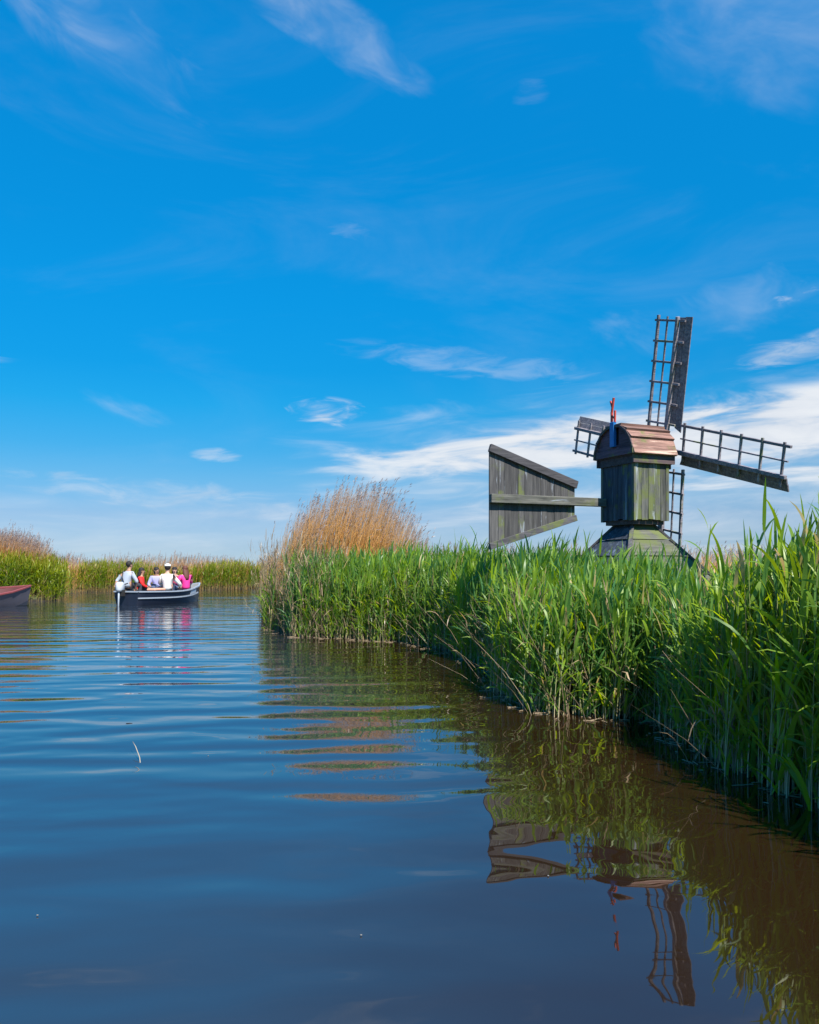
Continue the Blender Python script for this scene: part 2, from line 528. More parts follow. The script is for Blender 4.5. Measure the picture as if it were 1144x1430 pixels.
# ------------------------------------------------------------------ terrain and water
RIGHT_BANK = [(3.1, -40), (2.75, 0), (2.45, 2.5), (2.20, 4.4), (2.14, 5.2), (2.10, 5.9), (2.12, 6.75), (1.70, 6.9), (1.28, 7.05), (1.10, 7.6), (1.12, 9.7), (.98, 11.0),
              (.56, 12.5), (0, 13.6), (-.84, 14.25), (-2.05, 14.8), (-2.75, 16.6), (-3.2, 18.5), (-3.6, 20.8)]
POINT_BACK = [(-3.3, 23), (-2.4, 25), (0, 27), (6, 29), (16, 30)]
FAR_BANK = [(16, 48), (6, 47.5), (0, 47), (-5, 46.5), (-8.6, 45.6), (-11.2, 43.2), (-14.9, 40.7), (-16.4, 38.6), (-19, 38), (-32, 39)]
LEFT_BANK = [(-32, 35), (-19, 34.2), (-14.6, 32.6), (-13.15, 30.9), (-13.1, 29.6), (-13.9, 28.8), (-16, 28.2), (-20, 27.7), (-25, 26), (-28, 10), (-28, -40)]


def ragged(poly, step=.3, amp=.11, seed=0.0):
    out = []
    for (ax_, ay_), (bx_, by_) in zip(poly[:-1], poly[1:]):
        L_ = math.hypot(bx_ - ax_, by_ - ay_)
        n_ = max(1, int(L_ / step))
        for i in range(n_):
            f_ = i / n_
            x_, y_ = ax_ + (bx_ - ax_) * f_, ay_ + (by_ - ay_) * f_
            w_ = math.sin(y_ * 2.1 + seed) + .7 * math.sin(y_ * 4.7 + x_ * 2 + 1.3) + .5 * math.sin(y_ * 9.1 + 2.2 + seed)
            out.append((x_ + amp * w_ * .5 * min(1, max(0, (y_ - 3.5) / 3)), y_))
    return out + [poly[-1]]


RB_RAW = RIGHT_BANK
RIGHT_BANK = [RB_RAW[0]] + ragged(RB_RAW[1:])


def bank(y0, y1):
    return [p for p in RIGHT_BANK if y0 <= p[1] <= y1]


CHANNEL = np.array(RIGHT_BANK + POINT_BACK + FAR_BANK + LEFT_BANK, float)


def sdf(px, py):
    """signed distance to the channel edge, positive on land"""
    d = np.full(px.shape, 1e9)
    inside = np.zeros(px.shape, bool)
    n = len(CHANNEL)
    for i in range(n):
        ax, ay = CHANNEL[i]
        bx, by = CHANNEL[(i + 1) % n]
        ex, ey = bx - ax, by - ay
        tt = np.clip(((px - ax) * ex + (py - ay) * ey) / (ex * ex + ey * ey), 0, 1)
        d = np.minimum(d, np.hypot(px - ax - tt * ex, py - ay - tt * ey))
        c = ((ay > py) != (by > py))
        with np.errstate(divide='ignore', invalid='ignore'):
            xi = (bx - ax) * (py - ay) / (by - ay + 1e-12) + ax
        inside ^= c & (px < xi)
    return np.where(inside, -d, d)


def ground_z(px, py):
    d = sdf(px, py)
    k = np.clip((d + .35) / .9, 0, 1)
    k = k * k * (3 - 2 * k)
    wob = .03 * np.sin(px * 1.7 + np.sin(py * 1.1)) + .03 * np.sin(py * 1.3 + 1.0 + np.sin(px * .9))
    return -.55 + .74 * k + wob * np.clip(d, 0, 1)


def axis(lo, hi, step):
    core = np.arange(lo, hi + 1e-6, step)
    o = step * np.cumsum(1.28 ** np.arange(1, 36))
    o = o[o < 5200]
    return np.concatenate([lo - o[::-1], core, hi + o])


gx, gy = axis(-34, 20, .4), axis(-6, 56, .4)
GX, GY = np.meshgrid(gx, gy)
GZ = ground_z(GX, GY)
nx, ny = len(gx), len(gy)
idx = np.arange(nx * ny).reshape(ny, nx)
quads = np.stack([idx[:-1, :-1], idx[:-1, 1:], idx[1:, 1:], idx[1:, :-1]], -1).reshape(-1, 4)


def np_mesh(name, V, F, material, smooth=False, attrs=None):
    """F: list of (faces array n x k)"""
    me = bpy.data.meshes.new(name)
    me.vertices.add(len(V))
    me.vertices.foreach_set('co', np.ascontiguousarray(V, np.float32).ravel())
    loops = np.concatenate([f.ravel() for f in F]).astype(np.int32)
    tot = np.concatenate([np.full(len(f), f.shape[1], np.int32) for f in F])
    start = np.concatenate([[0], np.cumsum(tot)[:-1]]).astype(np.int32)
    me.loops.add(len(loops))
    me.loops.foreach_set('vertex_index', loops)
    me.polygons.add(len(tot))
    me.polygons.foreach_set('loop_start', start)
    me.polygons.foreach_set('loop_total', tot)
    if smooth:
        me.polygons.foreach_set('use_smooth', np.ones(len(tot), bool))
    me.update(calc_edges=True)
    for k, a in (attrs or {}).items():
        at = me.attributes.new(k, 'FLOAT', 'POINT')
        at.data.foreach_set('value', np.ascontiguousarray(a, np.float32))
    me.materials.append(material)
    return me


def link(name, me, parent=None):
    o = bpy.data.objects.new(name, me)
    col.objects.link(o)
    if parent is not None:
        o.parent = parent
    return o


g = link('ground', np_mesh('ground', np.stack([GX, GY, GZ], -1).reshape(-1, 3), [quads], M_['ground'], True))
tag(g, 'dark muddy banks and grassy reedland reaching flat to the horizon', kind='structure')
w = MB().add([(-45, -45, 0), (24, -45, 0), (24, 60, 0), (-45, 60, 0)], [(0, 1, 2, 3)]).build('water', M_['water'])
tag(w, 'calm dark canal water reflecting blue sky and reeds', kind='structure')


# ------------------------------------------------------------------ the windmill
MX, MY = 3.078, 11.0
UX, UY = math.sin(R(66)), math.cos(R(66))
GZ0 = float(ground_z(np.array([MX]), np.array([MY]))[0])
mill = empty('windmill', (MX, MY, GZ0), math.atan2(UY, UX))
tag(mill, 'small weathered wooden windmill with lattice sails and plank tail vane above the reeds', 'windmill')
Z = lambda z: z - GZ0          # heights below are above the water
HA, HB = .285, .34             # half length, half width of the body
ZB, ZT = 1.918, 2.70

# base: hipped skirt of wide horizontal boards
base = MB()
base.tube([(0, 0, Z(1.62)), (0, 0, Z(1.96))], [.15, .15], 12).build('post', M_['trim_wood'], mill)
zt0, zb0 = 1.875, GZ0 - .05
top, slope = .165, .76


def half(z):
    return top + (zt0 - z) * slope


core = MB()
core.hexa([(-half(zb0) + .05, -half(zb0) + .05, Z(zb0)), (half(zb0) - .05, -half(zb0) + .05, Z(zb0)), (half(zb0) - .05, half(zb0) - .05, Z(zb0)), (-half(zb0) + .05, half(zb0) - .05, Z(zb0)),
           (-top + .04, -top + .04, Z(zt0) - .03), (top - .04, -top + .04, Z(zt0) - .03), (top - .04, top - .04, Z(zt0) - .03), (-top + .04, top - .04, Z(zt0) - .03)])
base_o = core.build('skirt', M_['dark_core'], mill)
zs = [zt0]
while zs[-1] > zb0:
    zs.append(max(zb0, zs[-1] - random.uniform(.215, .25)))
for q in range(4):
    Mr = Matrix.Rotation(q * math.pi / 2, 3, 'Z')
    for za, zb_ in zip(zs[:-1], zs[1:]):
        a, b = half(za) - .012, half(zb_ + .006) + random.uniform(.0, .012)
        th = .022
        ps = [Vector((-b, -b - .004, Z(zb_ + .006))), Vector((b, -b - .004, Z(zb_ + .006))), Vector((b - th, -b + th, Z(zb_ + .006))), Vector((-b + th, -b + th, Z(zb_ + .006))),
              Vector((-a, -a, Z(za))), Vector((a, -a, Z(za))), Vector((a - th, -a + th, Z(za))), Vector((-a + th, -a + th, Z(za)))]
        MB().hexa([Mr @ p for p in ps]).build('board', M_['base_wood' if q % 2 == 0 else 'navy_wood'], base_o)
    h0, h1 = half(zt0) + .004, half(zb0) + .006
    d = Vector((-1, -1, 0)).normalized()
    MB().bar(Mr @ Vector((-h0, -h0, Z(zt0) + .0)), Mr @ Vector((-h1, -h1, Z(zb0))), .05, .028, Mr @ (d * .8 + Vector((0, 0, .6)))).build('hip', M_['rail_wood'], base_o)
# turntable under the body
MB().box((0, 0, Z(ZB) - .035), (HA * 2 - .06, HB * 2 - .1, .06)).build('sill_frame', M_['trim_wood'], mill)

# body: vertical planks on four faces round a dark core
body = MB().box((0, 0, Z((ZB + ZT) / 2)), (HA * 2 - .05, HB * 2 - .05, ZT - ZB - .02)).build('body', M_['dark_core'], mill)
for q in range(4):
    Mr = Matrix.Rotation(q * math.pi / 2, 3, 'Z')
    hw, hd = (HA, HB) if q % 2 == 0 else (HB, HA)     # q=0: the -y side that faces the water
    n = 5 if q % 2 == 0 else 6
    cuts = np.cumsum(np.r_[0, rng.uniform(.8, 1.25, n)])
    cuts = cuts / cuts[-1] * (2 * hw - .07) - hw + .035
    for a, b in zip(cuts[:-1], cuts[1:]):
        zlo = ZB + random.uniform(-.018, .012)
        off = random.uniform(-.004, .004)
        ps = [(a + .004, -hd + off, Z(zlo)), (b - .003, -hd + off + random.uniform(-.003, .003), Z(zlo + random.uniform(-.006, .006))), (b - .002, -hd + .024, Z(zlo)), (a + .002, -hd + .024, Z(zlo)),
              (a + .002, -hd + off, Z(ZT)), (b - .002, -hd + off, Z(ZT)), (b - .002, -hd + .024, Z(ZT)), (a + .002, -hd + .024, Z(ZT))]
        MB().hexa([Mr @ Vector(p) for p in ps]).build('plank', M_['body_wood' if q % 2 == 0 else 'navy_wood'], body)
for sx in (-1, 1):
    for sy in (-1, 1):
        MB().box((sx * (HA - .014), sy * (HB - .014), Z((ZB + ZT) / 2) - .002), (.046, .046, ZT - ZB + .03)).build('corner_post', M_['body_wood'], body)

# cap: barrel of overlapping boards between two gables
CB0, CB1, CW, ZE, ZR = -.345, .37, .40, 2.775, 3.185      # back, front, half width, eaves, ridge
prof = [(-1, 0), (-.985, .20), (-.86, .50), (-.66, .76), (-.38, .94), (0, 1.0), (.38, .94), (.66, .76), (.86, .50), (.985, .20), (1, 0)]
PR = [(CW * a, ZE + (ZR - ZE) * b) for a, b in prof]
capcore = MB()
rings = []
for x in (CB0 + .09, CB1 - .07):
    rings.append([Vector((x, y * .93, Z(ZE + (z - ZE) * .93))) for y, z in PR])
capcore.loft(rings, False, True)
cap = capcore.build('cap', M_['dark_core'], mill)
keys = [0, 2, 3, 4, 5, 6, 7, 8, 10]
for i, j in zip(keys[:-1], keys[1:]):
    (y0, z0), (y1, z1) = PR[i], PR[j]
    rise = 1 if y0 + y1 < 0 else -1
    lo, hi = ((y0, z0), (y1, z1)) if rise > 0 else ((y1, z1), (y0, z0))
    nrm = Vector((0, lo[0] + hi[0], (lo[1] + hi[1]) - 2 * (ZE - .02))).normalized()
    e0, e1 = CB0 - .012 + random.uniform(-.008, .004), CB1 + random.uniform(-.01, .012)
    ext = Vector((0, lo[0] - hi[0], lo[1] - hi[1])).normalized() * .012
    L0, H0 = Vector((0, lo[0], Z(lo[1]))) + ext, Vector((0, hi[0], Z(hi[1])))
    tb = MB()
    ps = []
    for x in (e0, e1):
        ps.append([L0 + nrm * .006 + Vector((x, 0, 0)), L0 + nrm * .046 + Vector((x, 0, 0)), H0 + nrm * .016 + Vector((x, 0, 0)), H0 - nrm * .006 + Vector((x, 0, 0))])
    tb.hexa(ps[0] + ps[1])
    tb.build('roof_board', M_['roof_wood'], cap)
# gables: boards of the back one leave a slot for the blue post
for gi, x in ((0, CB0 + .012), (1, CB1 - .02)):
    gm = MB()
    if gi == 1:
        gm.loft([[Vector((x + dxx, y * .985, Z(ZE + (z - ZE) * .985))) for y, z in PR] for dxx in (0, .03)], False, True)
        gm.build('gable', M_['gable_wood'], cap)
    else:
        sw = .085           # half width of the slot
        for s in (-1, 1):
            pts = [p for p in PR if p[0] * s >= 0]
            pts = pts if s > 0 else pts[::-1]
            # from ridge to eave on this side, closed along the slot edge
            zi = ZE + (ZR - ZE) * .995
            poly = [Vector((0, s * sw, Z(zi)))] + [Vector((0, y * .985, Z(ZE + (z - ZE) * .985))) for y, z in pts[1:]] + [Vector((0, s * sw, Z(ZE)))]
            gp = MB()
            gp.loft([[p + Vector((x, 0, 0)) for p in poly], [p + Vector((x + .025, 0, 0)) for p in poly]], False, True)
            gp.build('gable', M_['gable_wood'], cap)
        MB().box((x + .0125, 0, Z(ZE + .075)), (.025, sw * 2, .15)).build('gable', M_['gable_wood'], cap)
        # curved lower rail
        MB().box((x - .014, 0, Z(ZE + .045)), (.022, CW * 1.94, .09)).build('gable_rail', M_['gable_wood'], cap)
# barge trim round the back gable edge
bt = MB()
for (y0, z0), (y1, z1) in zip(PR[:-1], PR[1:]):
    bt.bar((CB0 - .02, y0 * 1.005, Z(z0)), (CB0 - .02, y1 * 1.005, Z(z1)), .02, .03, (0, (y0 + y1) / 2, ((z0 + z1) / 2 - ZE + .05)))
bt.build('barge_trim', M_['trim_wood'], cap)
# eave boards below the roof
for sy in (-1, 1):
    MB().box((.012, sy * (CW - .022), Z(2.715)), (CB1 - CB0 - .02, .026, .112)).build('eave_board', M_['trim_wood'], cap)
for sx in (CB0 + .045, CB1 - .05):
    MB().box((sx, 0, Z(2.712)), (.026, CW * 2 - .075, .112)).build('eave_board', M_['trim_wood'], cap)
MB().box((.0, 0, Z(2.768)), (CB1 - CB0 - .06, CW * 2 - .06, .02)).build('cap_floor', M_['trim_wood'], cap)
MB().box((CB1 - .06, -.06, Z(2.64)), (.07, HB * 1.6, .08)).build('bracket', M_['trim_wood'], cap)
# blue post with a red fork on the back gable
bp = MB().box((CB0 - .012, .005, Z(3.07)), (.05, .088, .34)).build('finial_post', M_['blue_paint'], cap, .006)
MB().bar((CB0 - .012, .03, Z(3.235)), (CB0 - .012, .028, Z(3.38)), .026, .026, (1, 0, 0)).bar((CB0 - .012, .028, Z(3.37)), (CB0 - .03, -.035, Z(3.56)), .024, .024, (1, 0, 0)) \
    .bar((CB0 - .02, .005, Z(3.43)), (CB0 - .02, .045, Z(3.53)), .02, .02, (1, 0, 0)).build('fork', M_['red_paint'], cap)
MB().bar((CB0 - .012, -.035, Z(3.235)), (CB0 - .012, -.04, Z(3.39)), .022, .022, (1, 0, 0)).bar((CB0 - .012, .02, Z(3.33)), (CB0 - .012, -.035, Z(3.27)), .014, .014, (1, 0, 0)).build('fork', M_['red_paint'], cap)

# tail: beam and plank vane
TY = .27         # the tail hangs on the far side of the body
MB().box((-(.27 + 2.105) / 2, TY, Z(2.172)), (2.105 - .27, .075, .115)).build('tail_beam', M_['beam_wood'], mill, .006)
vane = empty('tail_vane', (0, TY, 0))
vane.parent = mill
S0, S1 = .76, 2.094
vt = lambda s: 2.405 + (2.835 - 2.405) * (s - S0) / (S1 - S0)
vb = lambda s: 1.920 + (1.505 - 1.920) * (s - S0) / (S1 - S0)
n = 12
cuts = np.cumsum(np.r_[0, rng.uniform(.8, 1.2, n)])
cuts = S0 + cuts / cuts[-1] * (S1 - S0)
for a, b in zip(cuts[:-1], cuts[1:]):
    o1 = random.uniform(-.003, .004)
    dz = random.uniform(-.008, .008)
    y0, y1 = -.012 + o1 + .052, .012 + .052
    MB().hexa([(-b + .002, y0, Z(vb(b) + dz)), (-a - .002, y0, Z(vb(a) + dz)), (-a - .002, y1, Z(vb(a) + dz)), (-b + .002, y1, Z(vb(b) + dz)),
               (-b + .002, y0, Z(vt(b))), (-a - .002, y0, Z(vt(a))), (-a - .002, y1, Z(vt(a))), (-b + .002, y1, Z(vt(b)))]).build('plank', M_['vane_wood'], vane)
MB().bar((-S1 - .01, .02, Z(vt(S1) - .005)), (-S0 + .02, .02, Z(vt(S0) - .005)), .05, .105, (0, 0, 1)).build('rail', M_['rail_wood'], vane, .005)
MB().bar((-S1, .026, Z(vb(S1) + .045)), (-S0 + .02, .026, Z(vb(S0) + .035)), .026, .085, (0, 0, 1)).build('rail', M_['rail_wood'], vane, .004)

# windshaft and sails
HX, HZ_ = .513, 2.938
tau, phi = R(8.1), R(17.0)
wv_ = Vector((-math.sin(tau), 0, math.cos(tau)))     # up, in the sail plane
uv_ = Vector((math.cos(tau), 0, math.sin(tau)))      # out along the shaft
bv_ = Vector((0, -1, 0))                             # toward the water
hub = Vector((HX, 0, Z(HZ_)))
MB().tube([hub - uv_ * .55, hub - uv_ * .1, hub + uv_ * .02], [.06, .06, .075], 12).build('windshaft', M_['sail_wood'], mill)
MB().bar(hub - uv_ * .075, hub + uv_ * .085, .16, .16, wv_).build('poll_end', M_['rail_wood'], mill, .01)
A = wv_ * math.cos(phi) + bv_ * math.sin(phi)        # the blade that points up
A2 = wv_ * math.cos(phi - R(5)) + bv_ * math.sin(phi - R(5))      # the lower blade has settled a little
B2 = bv_ * math.cos(phi - R(5)) - wv_ * math.sin(phi - R(5))
B = bv_ * math.cos(phi) - wv_ * math.sin(phi)        # the blade to the right
for (d, e, L) in ((A, B, 1.755), (B, -A, 2.085), (-A2, -B2, 1.755), (-B, A, 2.00)):
    # d along the stock, lattice on -e, wind board on +e
    sh = .02 if abs(d.dot(A)) > .5 else -.035
    o0 = hub + uv_ * sh
    st = MB().bar(o0, o0 + d * L, .062, .062, uv_, .045, .045).build('sail', M_['sail_wood'], mill, .004)
    WL = .365
    r0, r1 = .19, .968
    MB().bar(o0 - e * WL + d * (L * r0 - .07), o0 - e * WL + d * (L + .015), .032, .034, uv_).build('rail', M_['sail_wood'], st)
    MB().bar(o0 - e * WL * .52 + d * (L * r0 - .06) + uv_ * .002, o0 - e * WL * .52 + d * (L + .0), .018, .02, uv_).build('lath', M_['sail_wood'], st)
    for k in range(6):
        f = r0 + (r1 - r0) * k / 5
        p = o0 + d * (L * f + random.uniform(-.006, .006))
        MB().bar(p - e * (WL + .045) - uv_ * .012, p + e * .13 - uv_ * .012 + uv_ * .03, .028, .024, uv_).build('bar', M_['sail_wood'], st)
    pe = e * math.cos(R(20)) + uv_ * math.sin(R(20))
    pn = uv_ * math.cos(R(20)) - e * math.sin(R(20))
    b0 = .155
    for q, (c0, c1) in enumerate(((.028, .10), (.104, .20))):
        i0 = L * b0 + (.02 if q else .06)
        P4 = [o0 + d * i0 + pe * c0, o0 + d * (L - .01 + .008 * q) + pe * c0, o0 + d * (L - .01 + .008 * q) + pe * c1, o0 + d * (i0 - (.06 if q else 0)) + pe * c1]
        MB().hexa([p + pn * .016 for p in P4] + [p + pn * .034 for p in P4]).build('board', M_['sail_wood'], st)


# ------------------------------------------------------------------ boats
def hull_rings(L, B, BT, sheer, ns=15, depth=.28, flare=.82, inset=0.0, floor=None, bowp=2.2):
    """half-sections from stern (x=-L/2) to bow; returns rings of (keel..gunwale) on both sides"""
    rings = []
    for i in range(ns):
        f = i / (ns - 1)
        x = -L / 2 + L * f
        hb = (BT + (B - BT) * math.sin(min(1, f / .45) * math.pi / 2)) / 2 if f < .45 else B / 2 * max(0.0, 1 - ((f - .45) / .55) ** bowp)
        hb = max(.02, hb - inset)
        zg = sheer(f)
        kl = -depth * (1 - max(0, (f - .78) / .22) ** 2 * .9) if floor is None else floor + max(0, (f - .8) / .2) ** 2 * .25
        ring = []
        for s in (1, -1):
            pts = []
            for (a, b) in ((0.0, 0.0), (.62, .04), (.86, .28), (.94, .60), (1.0, 1.0)):
                pts.append(Vector((x + (b * .10 if f > .8 else 0), s * hb * (flare + (1 - flare) * b) * (a if a < 1 else 1), kl + (zg - kl) * b)))
            ring.append(pts)
        rings.append(ring[0][::-1] + ring[1][1:])
    return rings


def make_boat(name, loc, rz, label, L, B, BT, sheer, m_hull, m_in, m_rail, flare=.82, railw=.05):
    root = empty(name, loc, rz)
    tag(root, label, 'boat')
    out_r = hull_rings(L, B, BT, sheer, flare=flare)
    h_ = MB().loft(out_r, True, False)
    n = len(out_r[0])
    h_.f.append(tuple(range(n)))
    h_.sm.append(False)
    ho = h_.build('hull', m_hull, root)
    in_r = hull_rings(L - .1, B, BT, lambda f: sheer(f) - .005, inset=.045, floor=.04, flare=flare)
    i_ = MB().loft(in_r, True, False)
    i_.f.append(tuple(range(n)))
    i_.sm.append(False)
    i_.build('interior', m_in, root)
    for s in (0, -1):
        pts_o = [r[s] for r in out_r]
        rl = MB()
        rings = []
        for i, p in enumerate(pts_o):
            sgn = 1 if s == 0 else -1
            yo = p.y
            yi = yo - sgn * min(railw, abs(yo) * .9)
            rings.append([Vector((p.x, yo + sgn * .022, p.z - .02)), Vector((p.x, yo + sgn * .022, p.z + .022)), Vector((p.x, yi, p.z + .022)), Vector((p.x, yi, p.z - .02))])
        rl.loft(rings, False, True).build('gunwale', m_rail, root)
    a, b = out_r[0][0], out_r[0][-1]
    MB().box((a.x - .004, 0, a.z + .001), (.06, a.y - b.y - .05, .044)).build('transom_rail', m_rail, root)
    return root, out_r


BD = Vector((.30, .954, 0)).normalized()
BRZ = math.atan2(BD.y, BD.x)
BC = Vector((-8.53, 28.0, 0))
tour, rings = make_boat('tour_boat', BC, BRZ, 'dark open tour boat with pale gunwale carrying six people across the canal', 4.2, 1.5, .95,
                        lambda f: .41 + .05 * (1 - f) ** 2 + .24 * max(0, (f - .35) / .65) ** 2, M_['hull_navy'], M_['boat_inside'], M_['strake_grey'])
# lower rubbing strake on both sides
for s in (1, -1):
    rs = []
    for r in rings[:-2]:
        a, b = (r[0], r[1]) if s == 1 else (r[-1], r[-2])
        p = a.lerp(b, .72)
        rs.append([p + Vector((0, s * .004, -.018)), p + Vector((0, s * .026, -.018)), p + Vector((0, s * .026, .022)), p + Vector((0, s * .004, .022))])
    MB().loft(rs, False, True).build('rubbing_strake', M_['strake_grey'], tour)
# pale name panel near the bow on the near side, letters too far away to read
ri = rings[9:12]
pl = []
for r in ri:
    a, b = r[-1], r[-2]
    pl.append([a.lerp(b, .18) + Vector((0, -.006, 0)), a.lerp(b, .18) + Vector((0, -.014, 0)), a.lerp(b, .62) + Vector((0, -.014, 0)), a.lerp(b, .62) + Vector((0, -.006, 0))])
MB().loft(pl, False, True).build('name_panel', M_['plate_pale'], tour)
MB().box((-.35, 0, .06), (2.5, .8, .03)).build('floorboard', M_['boat_inside'], tour)
for x, wdt in ((-1.45, .92), (-.62, 1.12), (.18, 1.18), (1.05, .92)):
    MB().box((x, 0, .40), (.34, wdt, .05)).build('bench', M_['boat_inside'], tour, .01)
MB().box((-.95, -.32, .50), (.62, .34, .09)).build('cushion', M_['cushion'], tour, .03)
ob = MB()
ob.loft([[Vector((-2.26 + x * k * .8, .12 + y * k2 * .8, z - .03)) for x, y in ((-.17, -.1), (.13, -.12), (.16, 0), (.13, .12), (-.17, .1), (-.21, 0))]
         for z, k, k2 in ((.50, .8, .85), (.56, 1, 1), (.70, 1, 1), (.78, .85, .85), (.81, .5, .5))], True, True)
obo = ob.build('outboard_motor', M_['outboard_white'], tour)
MB().tube([(-2.32, .12, .52), (-2.34, .12, .1), (-2.36, .12, -.35)], [.032, .026, .026], 10).build('shaft', M_['strake_grey'], obo)
MB().box((-2.2, .12, .42), (.14, .2, .2)).build('clamp', M_['iron'], obo)
MB().tube([(-2.15, .14, .66), (-1.72, .24, .72)], [.022, .02], 8).build('tiller', M_['iron'], obo)

skiff, srings = make_boat('moored_skiff', (-14.15, 24.6, .02), R(43), 'grey skiff with dark red inside moored by the left reed bank', 4.6, 1.6, 1.1,
                          lambda f: .36 + .06 * (1 - f) ** 2 + .28 * max(0, (f - .4) / .6) ** 2, M_['skiff_hull'], M_['skiff_red'], M_['skiff_rail'], flare=.7, railw=.07)
skiff.rotation_euler[0] = R(10)
for x in (-1.2, .2, 1.2):
    MB().box((x, 0, .34), (.24, 1.2 if x < 1 else .9, .04)).build('bench', M_['skiff_red'], skiff)
for s in (1, -1):
    rs = []
    for r in srings:
        a, b, c = (r[1], r[2], r[3]) if s == 1 else (r[-2], r[-3], r[-4])
        p, q = b, c
        rs.append([p + Vector((0, s * .004, 0)), p + Vector((0, s * .012, 0)), q + Vector((0, s * .012, 0)), q + Vector((0, s * .004, 0))])
    MB().loft(rs, False, True).build('boot_stripe', M_['skiff_dark'], skiff)


# ------------------------------------------------------------------ people
def skin_mesh(name, pts, edges, material, parent, sub=1):
    """pts: list of (co, rx, ry)"""
    me = bpy.data.meshes.new(name)
    me.from_pydata([p[0] for p in pts], edges, [])
    o = bpy.data.objects.new(name, me)
    col.objects.link(o)
    o.modifiers.new('skin', 'SKIN')
    if not me.skin_vertices:
        bm = bmesh.new()
        bm.from_mesh(me)
        bm.verts.layers.skin.verify()
        bm.to_mesh(me)
        bm.free()
    for i, p in enumerate(pts):
        sv = me.skin_vertices[0].data[i]
        sv.radius = (p[1], p[2])
        sv.use_root = (i == 0)
    ss_ = o.modifiers.new('sub', 'SUBSURF')
    ss_.levels = ss_.render_levels = sub
    bpy.context.view_layer.update()
    ev = o.evaluated_get(bpy.context.evaluated_depsgraph_get())
    nm = bpy.data.meshes.new_from_object(ev)
    nm.name = name
    nm.polygons.foreach_set('use_smooth', [True] * len(nm.polygons))
    nm.materials.clear()
    nm.materials.append(material)
    bpy.data.objects.remove(o)
    return nm


